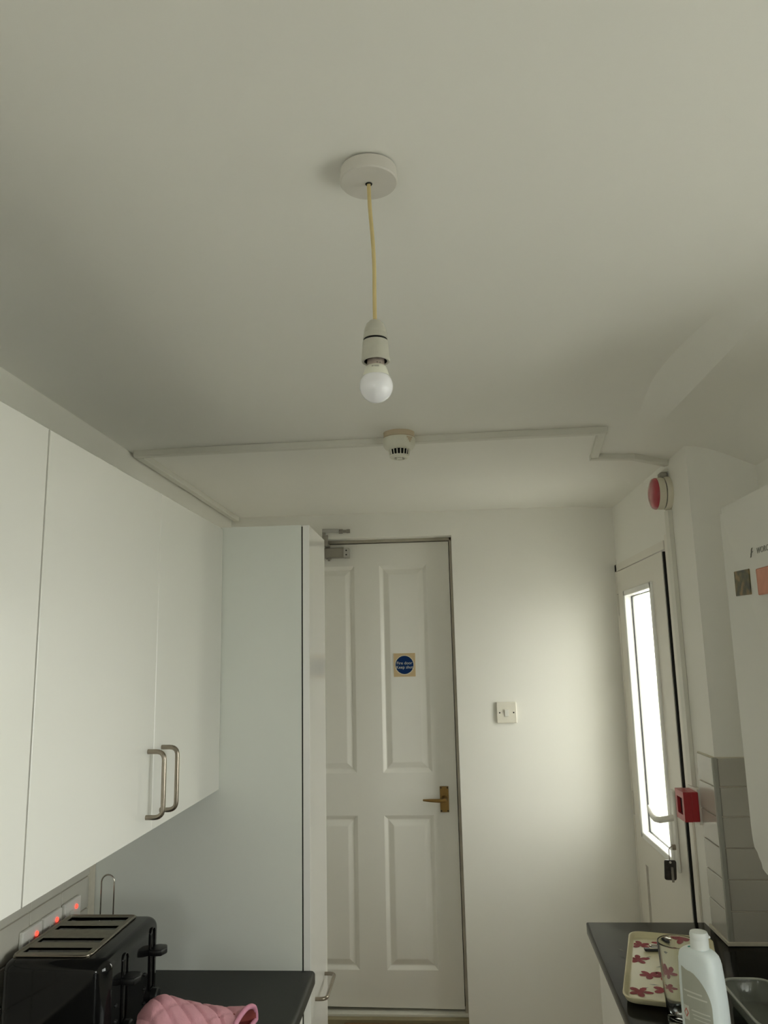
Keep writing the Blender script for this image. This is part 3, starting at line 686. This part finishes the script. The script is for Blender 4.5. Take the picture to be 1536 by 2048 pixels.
def oven_glove():
    t = thing('oven_glove', (-.55, 1.78, ZL), 'pink quilted oven glove lying on the left worktop beside the toaster', 'oven glove')
    # flattened sleeve, cuff towards the right and the camera
    NU, NV = 120, 90
    A = Vector((-.652, 1.735, ZL+.006)); Cc = Vector((-.447, 1.800, ZL+.006)); axis = (Cc-A); L = axis.length; ax = axis.normalized(); side = Vector((-ax.y, ax.x, 0))
    def P(s, a, k=1.0, q=1):
        hw = (.085 if s > .25 else .085*(.35+.65*math.sqrt(max(0, s/.25)))); hh = .088*sm(-.30, .16, s)*(1-.42*sm(.22, .95, s))
        cut = .035*math.cos(a)*sm(.6, 1, s)
        c = A + ax*(s*L + cut)
        y = math.cos(a); z = math.sin(a)
        zz = hh*(abs(z)**.8)*(1 if z > 0 else 0) 
        p = c + side*(y*hw*k) + Vector((0, 0, zz*k + .002))
        p.z += .008*math.exp(-((s-.22)/.16)**2)*max(0, z)*k
        if q:
            f1 = abs(math.sin((s*L*1.0 + y*hw*.62)*math.pi/.040)); f2 = abs(math.sin((s*L*.8 - y*hw*1.1)*math.pi/.075))
            qd = .010*(min(1, f1*1.6)**.5)*(.6+.4*min(1, f2*2.2)**.5) - .006
            p += (Vector((0, 0, max(0, z))) + side*y*.4)*qd
        p += Vector((0, 0, .003*noise.noise(Vector((s*6, a*1.5, 0)))*max(0, z)))
        return p
    for nm, k, q, m, s0 in (('shell', 1.0, 1, M['pink'], 0), ('lining', .88, 0, M['lining'], .35)):
        bm = B(); R = []
        for i in range(NU+1):
            s_ = s0 + (1-s0)*i/NU
            R.append([bm.verts.new(P(s_, 2*math.pi*j/NV, k, q) if k == 1 else P(s_, 2*math.pi*j/NV, k, q)+Vector((0, 0, .004))) for j in range(NV)])
        for a, b in zip(R, R[1:]):
            for j in range(NV): bm.faces.new((a[j], a[(j+1) % NV], b[(j+1) % NV], b[j]))
        bm.faces.new(R[0][::-1]); obj(nm, bm, m, t, smooth=80)
    bm = B(); tube(bm, [P(1.0, 2*math.pi*j/40, .95, 0)+Vector((0, 0, .003)) for j in range(40)], .0055, 8, closed=True); obj('binding', bm, M['pinkedge'], t, smooth=80, label='pink edge binding')
oven_glove()

# ================================================================== right worktop and its things
ZR = E-.820
bm = B(); prism(bm, [(.419, 2.647), (.778, 2.647), (.778, YP-.010), (XA, YP-.010), (XA, .20), (.330, .20)][::-1], 'z', ZR-.038, ZR, .005, 2)
o = obj('worktop', bm, M['worktop2'], smooth=35); tag(o, 'dark glossy worktop on the right under the flowered tray', 'worktop')
base_cab(.462, XA-.002, .9, 2.0615, ZR-.039, [(.902, 1.50), (1.503, 2.061)], 'white base cabinet under the right worktop', -1)
c = thing('base_cabinet', (.61, 2.33, 0), 'white end cabinet under the far end of the right worktop', 'cabinet', 'white base cabinets under the worktops')
obj('carcass', bx(.462, .777, 2.063, 2.612, .12, ZR-.039), M['carc'], c); obj('cabinet_door', bx(.444, .462, 2.064, 2.614, .13, ZR-.043, .001, 1), M['cab'], c); obj('plinth', bx(.50, .777, 2.063, 2.612, .001, .12), M['panel'], c)

def tray():
    ang = math.radians(-15); ca, sa = math.cos(ang), math.sin(ang)
    W, H = .226, .475; o0 = Vector((.397, 2.055))
    def T(x, y, z): return Vector((o0.x + x*ca - y*sa, o0.y + x*sa + y*ca, ZR + z))
    t = thing('serving_tray', tuple(T(W/2, H/2, 0)), 'cream serving tray with maroon flowers on the right worktop', 'tray')
    bm = B(); loops = []
    for ins, z, rr in ((.022, .0006, .03), (.006, .006, .035), (0, .018, .038), (.002, .0195, .037), (.005, .018, .036), (.009, .008, .034), (.015, .0045, .030)):
        pr = rounded([(ins, ins), (W-ins, ins), (W-ins, H-ins), (ins, H-ins)], [rr]*4, 6); loops.append([bm.verts.new(T(x, y, z)) for x, y in pr])
    n = len(loops[0])
    for a, b in zip(loops, loops[1:]):
        for i in range(n): bm.faces.new((a[i], a[(i+1) % n], b[(i+1) % n], b[i]))
    bm.faces.new(loops[0][::-1]); bm.faces.new(loops[-1])
    obj('tray_body', bm, M['tray'], t, smooth=60)
    fl = [(.529, 2.423, .2), (.592, 2.432, 1.4), (.497, 2.318, 2.6), (.502, 2.212, .7), (.535, 2.206, 2.0), (.452, 2.112, 1.0), (.513, 2.118, 2.4), (.60, 2.33, .1), (.60, 2.20, 1.1), (.575, 2.08, .4), (.64, 2.40, 2.8), (.66, 2.28, .3)]
    for fx, fy, rot in fl:
        fx, fy = fx*1.006, fy*1.006
        c_ = Vector((fx, fy, ZR+.0049)); bm = B()
        for q in range(5):
            a = rot + q*2*math.pi/5 + random.uniform(-.15, .15); s = random.uniform(.027, .034)
            dv = Vector((math.cos(a), math.sin(a), 0)); nv = Vector((-dv.y, dv.x, 0)); w_ = random.uniform(.0075, .0095)
            pts = [(0, -.2), (.25, -.75), (.6, -1.05), (.9, -.7), (1, 0), (.93, .6), (.6, 1.0), (.25, .7), (0, .2)]
            bm.faces.new([bm.verts.new(c_ + dv*s*p + nv*w_*qq + Vector((0, 0, .00006*q))) for p, qq in pts])
        obj('flower', bm, M['petal'], t)
    bm = B()
    for fx, fy, rot in ((.545, 2.28, .3), (.50, 2.165, 2.8), (.47, 2.145, .2), (.53, 2.345, .5), (.565, 2.15, 2.7), (.47, 2.40, 2.2)):
        dv = Vector((math.cos(rot), math.sin(rot), 0)); nv = Vector((-dv.y, dv.x, 0)); c_ = Vector((fx, fy, ZR+.0048))
        bm.faces.new([bm.verts.new(c_+dv*p*.013+nv*q*.0028) for p, q in ((-1, 0), (0, -1), (1, .2), (0, 1))])
    obj('leaves', bm, M['stem'], t)
tray()
u_ = thing('bottle_opener', (.565, 2.405, ZR+.005), 'small black and silver metal gadget lying on the flowered tray', 'utensil')
bm = B(); box(bm, .532, .600, 2.383, 2.397, ZR+.0062, ZR+.0125, .002); obj('handle', bm, M['blackm'], u_)
bm = B(); box(bm, .545, .605, 2.383, 2.388, ZR+.0125, ZR+.0155, .001); obj('blade', bm, M['chrome'], u_)
bm = B()
for a, b, k_, l in ((.552, .585, 2.403, 2.407), (.552, .585, 2.417, 2.421), (.552, .557, 2.403, 2.421), (.580, .585, 2.403, 2.421)): box(bm, a, b, k_, l, ZR+.0062, ZR+.013, .001)
obj('loop', bm, M['chrome'], u_)

def drinking_glass():
    c = (.513, 1.965, ZR+.0006); H = .170
    t = thing('drinking_glass', c, 'tall clear tumbler between the flowered tray and white bottle', 'glass')
    bm = B(); out = [(.033, 0), (.0345, .003), (.036, .03), (.0405, .09), (.0455, H-.003), (.0452, H-.0006), (.0442, H), (.0435, H-.001), (.0432, H-.004), (.0383, .09), (.0335, .03), (.030, .017), (.020, .013), (.001, .012)]
    lathe(bm, out, c, 'z', 56); obj('tumbler', bm, M['glass'], t, smooth=60)
drinking_glass()

def bottle():
    c0 = Vector((.500, 1.752, ZR)); th = math.radians(-52); ux = Vector((math.cos(th), math.sin(th), 0)); vy = Vector((-ux.y, ux.x, 0)) * -1   # vy faces left-front
    vy = Vector((-math.sin(math.radians(52)), -math.cos(math.radians(52)), 0))
    t = thing('cleaner_bottle', tuple(c0), 'white plastic cleaner bottle with flip cap and grey label', 'bottle')
    # (z, half width left, half width right, half depth)
    S = [(0, .040, .042, .024), (.004, .044, .046, .027), (.03, .045, .047, .0285), (.09, .0455, .0465, .0285), (.13, .0460, .0455, .0285), (.165, .0460, .0430, .0275), (.19, .0455, .0405, .0265), (.206, .0450, .0388, .0258), (.2085, .0440, .0378, .0250), (.2105, .0440, .0378, .0250), (.2185, .0415, .0345, .0235), (.2245, .0345, .0285, .0205), (.2275, .0240, .0220, .0175), (.2285, .0165, .0165, .0155), (.234, .0155, .0155, .0155)]
    N = 48
    def pt(i, a, off=0):
        z, l, rr, dp = S[i]; ca, sa = math.cos(a), math.sin(a); e = .62
        x = math.copysign(abs(ca)**e, ca)*((rr if ca > 0 else l)+off); y = math.copysign(abs(sa)**e, sa)*(dp+off)
        return c0 + ux*x + vy*y + Vector((0, 0, z))
    bm = B(); R = [[bm.verts.new(pt(i, 2*math.pi*k/N)) for k in range(N)] for i in range(len(S))]
    for a, b in zip(R, R[1:]):
        for k in range(N): bm.faces.new((a[k], a[(k+1) % N], b[(k+1) % N], b[k]))
    bm.faces.new(R[0][::-1]); bm.faces.new(R[-1]); obj('bottle_body', bm, M['bottle'], t, smooth=50)
    cc = c0 + Vector((0, 0, .229))
    bm = B(); lathe(bm, [(.0180, 0), (.0180, .015), (.0174, .0175), (.0180, .019), (.0182, .026), (.0165, .0305), (.010, .032)], cc, 'z', 32)
    box(bm, cc.x+.014, cc.x+.021, cc.y-.006, cc.y+.006, cc.z+.019, cc.z+.023, .001)
    obj('flip_cap', bm, M['capw'], t, smooth=45)
    bm = B(); lathe(bm, [(.004, 0), (.003, .003), (.0008, .004)], c0 + ux*-.018 + vy*.009 + Vector((0, 0, .2262)), 'z', 12); obj('drip', bm, M['teal'], t, label='teal dried drip')
    # label on the broad side
    def face_pt(x, z, off):
        import bisect
        i = max(0, min(len(S)-2, bisect.bisect_right([q[0] for q in S], z)-1)); f = (z-S[i][0])/(S[i+1][0]-S[i][0])
        l = S[i][1]+f*(S[i+1][1]-S[i][1]); rr = S[i][2]+f*(S[i+1][2]-S[i][2]); dp = S[i][3]+f*(S[i+1][3]-S[i][3]); e = .62
        w_ = rr if x > 0 else l; ca = min(.999, abs(x)/w_)**(1/e); sa = math.sqrt(max(0, 1-ca*ca)); return c0 + ux*x + vy*(dp*sa**e+off) + Vector((0, 0, z))
    def patch(name, fn, m, off, nx=10, parent=t, zlo=None, zhi=None):
        """fn(z)->(xl,xr) or None"""
        bm = B(); zs = [zlo+(zhi-zlo)*i/24 for i in range(25)]; rows_ = []
        for z in zs:
            xl, xr = fn(z); rows_.append([bm.verts.new(face_pt(xl+(xr-xl)*k/nx, z, off)) for k in range(nx+1)])
        for a, b in zip(rows_, rows_[1:]):
            for k in range(nx): bm.faces.new((a[k], a[k+1], b[k+1], b[k]))
        return obj(name, bm, m, parent, smooth=60)
    lab = patch('label', lambda z: (-.030, -.0298+.064*math.sqrt(max(0, 1-(max(0, z-.128)/.066)**2))), M['label'], .0006, zlo=.012, zhi=.194)
    for (za, zb_, xa, xb) in ((.150, .153, -.026, .016), (.142, .145, -.018, .026), (.118, .1205, -.010, .030), (.111, .113, -.008, .030), (.104, .106, -.006, .030), (.090, .0915, -.010, .024), (.070, .072, -.020, .030), (.062, .063, -.020, .028), (.052, .054, -.012, .020)):
        patch('print_line', lambda z, xa=xa, xb=xb: (xa, xb), M['labelw'], .0010, 5, lab, za, zb_)
    patch('hazard_square', lambda z: (-.029, -.016), M['labelw'], .0010, 4, lab, .098, .124)
    patch('hazard_diamond', lambda z: (-.0225-.0055*(1-abs(z-.111)/.009), -.0225+.0055*(1-abs(z-.111)/.009)), M['labelr'], .0014, 4, lab, .1022, .1198)
    patch('hazard_centre', lambda z: (-.0225-.0034*(1-abs(z-.111)/.0055), -.0225+.0034*(1-abs(z-.111)/.0055)), M['labelw'], .0018, 4, lab, .1057, .1163)
    patch('print_block', lambda z: (-.010, .020), M['labelk'], .0010, 6, lab, .034, .046)
bottle()

def tub():
    x0, x1, y0, y1 = .640, .750, 1.84, 2.098
    t = thing('plastic_tub', ((x0+x1)/2, (y0+y1)/2, ZR), 'cloudy clear plastic food tub beside the white bottle', 'tub')
    bm = B(); loops = []
    for ins, z, rr in ((.014, .0006, .03), (.010, .004, .034), (.002, .040, .040), (0, .041, .042), (-.004, .042, .045), (-.004, .0435, .045), (.003, .0435, .040), (.004, .040, .038), (.012, .005, .032), (.016, .002, .03)):
        pr = rounded([(x0+ins, y0+ins), (x1-ins, y0+ins), (x1-ins, y1-ins), (x0+ins, y1-ins)], [rr]*4, 6); loops.append([bm.verts.new((x, y, ZR+z)) for x, y in pr])
    n = len(loops[0])
    for a, b in zip(loops, loops[1:]):
        for i in range(n): bm.faces.new((a[i], a[(i+1) % n], b[(i+1) % n], b[i]))
    bm.faces.new(loops[0][::-1]); bm.faces.new(loops[-1]); obj('tub_body', bm, M['tub'], t, smooth=50)
    bm = B(); tube(bm, [(x, y, ZR+.0435) for x, y in rounded([(x0-.003, y0-.003), (x1+.003, y0-.003), (x1+.003, y1+.003), (x0-.003, y1+.003)], [.045]*4, 8)], .0032, 8, closed=True); obj('tub_rim', bm, M['tubrim'], t, smooth=60)
tub()

# ================================================================== boiler
def boiler():
    x0, y0, y1, z0, z1 = .640, 1.39, 1.796, E-.450, E+.312
    t = thing('boiler', (.82, 1.59, z0), 'white wall-hung boiler cut off by the right edge of the picture', 'boiler')
    bm = B(); pr = rounded([(y0, z0), (y1, z0), (y1, z1), (y0, z1)], [.085, .085, .022, .022], 10); prism(bm, pr, 'x', x0, XA-.001)
    fr = [e for e in bm.edges if all(abs(v.co.x-x0) < 1e-4 for v in e.verts)]
    bmesh.ops.bevel(bm, geom=fr, offset=.010, segments=4, profile=.5, affect='EDGES'); obj('casing', bm, M['boiler'], t, smooth=35)
    # maker's mark: slanted hook and lettering
    text('WORCESTER', .0165, frame_mtx((x0-.0004, 1.560, E+.1925), (0, -1, .0), (0, 0, 1)), M['logo'], 'logo_lettering', t, shear=.25, width=1.12)
    bm = B(); pts = [(1.645, E+.1835), (1.642, E+.1845), (1.638, E+.1915), (1.635, E+.1990), (1.632, E+.2020), (1.629, E+.2015)]
    tube(bm, [(x0-.0006, y, z) for y, z in pts], [.001, .0016, .0018, .0018, .0016, .001], 6, flat=.3)
    tube(bm, [(x0-.0006, 1.643, E+.1905), (x0-.0006, 1.630, E+.1945)], .001, 6, flat=.3); obj('logo_mark', bm, M['logo'], t)
boiler()
x0 = .640
o = obj('photo_magnet', bx(-.0025, 0, -.041, .041, -.0265, .0265, .0008, 1), M['photo']); o.location = (x0, 1.700, E+.137); o.rotation_euler = (math.radians(1.5), 0, 0)
tag(o, 'dark olive photo magnet stuck on the boiler front', 'magnet')
o = obj('card_magnet', bx(-.003, 0, -.040, .040, -.0262, .0262, .003, 2), M['salmon']); o.location = (x0, 1.580, E+.131)
tag(o, 'salmon pink card magnet on the boiler front at the picture edge', 'magnet')

# ================================================================== pendant lamp
def pendant():
    cx, cy = -.0760, .955
    zb = E+.628
    t = thing('pendant_lamp', (cx, cy, E+.65), 'bare bulb pendant on a yellowed flex from a round ceiling rose', 'lamp')
    bm = B(); lathe(bm, [(.0380, .0190), (.0390, .002), (.0375, 0), (.006, 0), (.006, -.0005)], (cx, cy, zb), 'z', 56); obj('ceiling_rose', bm, M['rose'], t, smooth=40)
    bm = B(); lathe(bm, [(.034, .0188), (.034, .0218)], (cx, cy, zb), 'z', 40); obj('rose_shadow_gap', bm, M['dark'], t)  # dark disc standing in for the shadow gap between rose and ceiling
    bm = B(); tube(bm, [(cx+.0036*math.cos(a), cy+.0036*math.sin(a), zb-.0006) for a in [2*math.pi*i/20 for i in range(20)]], .0012, 6, closed=True); obj('cord_hole', bm, M['dark'], t)
    # flex, slightly bent
    hz = E+.4285; hx, hy = cx+.0045, cy
    pts = [(cx, cy, zb+.004), (cx, cy, zb-.01), (cx+.0010, cy, zb-.04), (cx+.0036, cy, zb-.08), (cx+.0050, cy, zb-.12), (cx+.0046, cy, zb-.16), (hx, hy, hz-.002)]
    sp = []
    for i in range(len(pts)-1):
        for k_ in range(5):
            p0, p1, p2, p3 = [Vector(pts[max(0, min(len(pts)-1, i+q))]) for q in (-1, 0, 1, 2)]; f = k_/5
            sp.append(.5*((2*p1)+(p2-p0)*f+(2*p0-5*p1+4*p2-p3)*f*f+(3*p1-p0-3*p2+p3)*f**3))
    bm = B(); tube(bm, sp+[Vector(pts[-1])], .0026, 12); obj('flex', bm, M['cord'], t, smooth=60, label='yellowed flex')
    c = (hx, hy, hz)
    bm = B(); lathe(bm, [(.0035, .0015), (.0075, .0012), (.0115, -.003), (.0140, -.010), (.0150, -.0155), (.0150, -.0165), (.0153, -.0168), (.0160, -.024)], c, 'z', 40)
    lh = obj('lamp_holder', bm, M['holder'], t, smooth=40)
    bm = B(); lathe(bm, [(.0152, -.0235), (.0152, -.0275)], c, 'z', 40); obj('ring_gap', bm, M['dark'], lh)
    bm = B(); lathe(bm, [(.0163, -.0270), (.0166, -.0285), (.0180, -.048), (.0186, -.0525), (.0178, -.0545), (.0150, -.0540), (.0145, -.044), (.001, -.044)], c, 'z', 44, cap0=True, cap1=True); obj('holder_skirt', bm, M['holder'], lh, smooth=35)
    bm = B(); lathe(bm, [(.0146, -.0445), (.0146, -.0535), (.0142, -.0445)], c, 'z', 40, cap0=False, cap1=False); obj('skirt_inside', bm, M['dark'], lh)
    bm = B(); lathe(bm, [(.0112, -.044), (.0112, -.0605), (.0125, -.0612)], c, 'z', 36); lc = obj('bulb_cap', bm, M['cap'], t, smooth=40, label='dull metal bayonet cap')
    for a in (-1.0, -1.35):
        bm = B(); lathe(bm, [(.0012, 0), (.0008, -.001)], (hx+.0112*math.cos(a), hy+.0112*math.sin(a), hz-.0585), 'y', 8); obj('pin', bm, M['chrome'], lc)
    gz = -.0875; gr = .0215
    a1 = math.acos(.0172/gr); zc = gz+gr*math.sin(a1)
    bm = B(); lathe(bm, [(.0118, -.0605), (.0135, -.0622), (.0150, -.066), (.0172, zc)], c, 'z', 40); cl = obj('bulb_collar', bm, M['collar'], t, smooth=50)
    for q, (aa, w_) in enumerate(((-1.66, .20), (-1.36, .13))):
        bm = B(); 
        for kk in range(2):
            z_ = -.0638-.0013*kk; rr = .0146+.0005*kk
            v = [bm.verts.new((hx+rr*math.cos(aa+w_*f), hy+rr*math.sin(aa+w_*f), hz+z_-dz)) for f, dz in ((-1, 0), (1, 0), (1, .0008), (-1, .0008))]; bm.faces.new(v)
        obj('print_mark', bm, M['print'], cl)
    prof_ = [(gr*math.cos(a), gz+gr*math.sin(a)) for a in [a1+(-math.pi/2-a1)*i/24 for i in range(24)]] + [(.0003, gz-gr)]
    bm = B(); lathe(bm, prof_, c, 'z', 56); obj('bulb_globe', bm, M['globe'], t, smooth=80, label='white opal globe')
pendant()
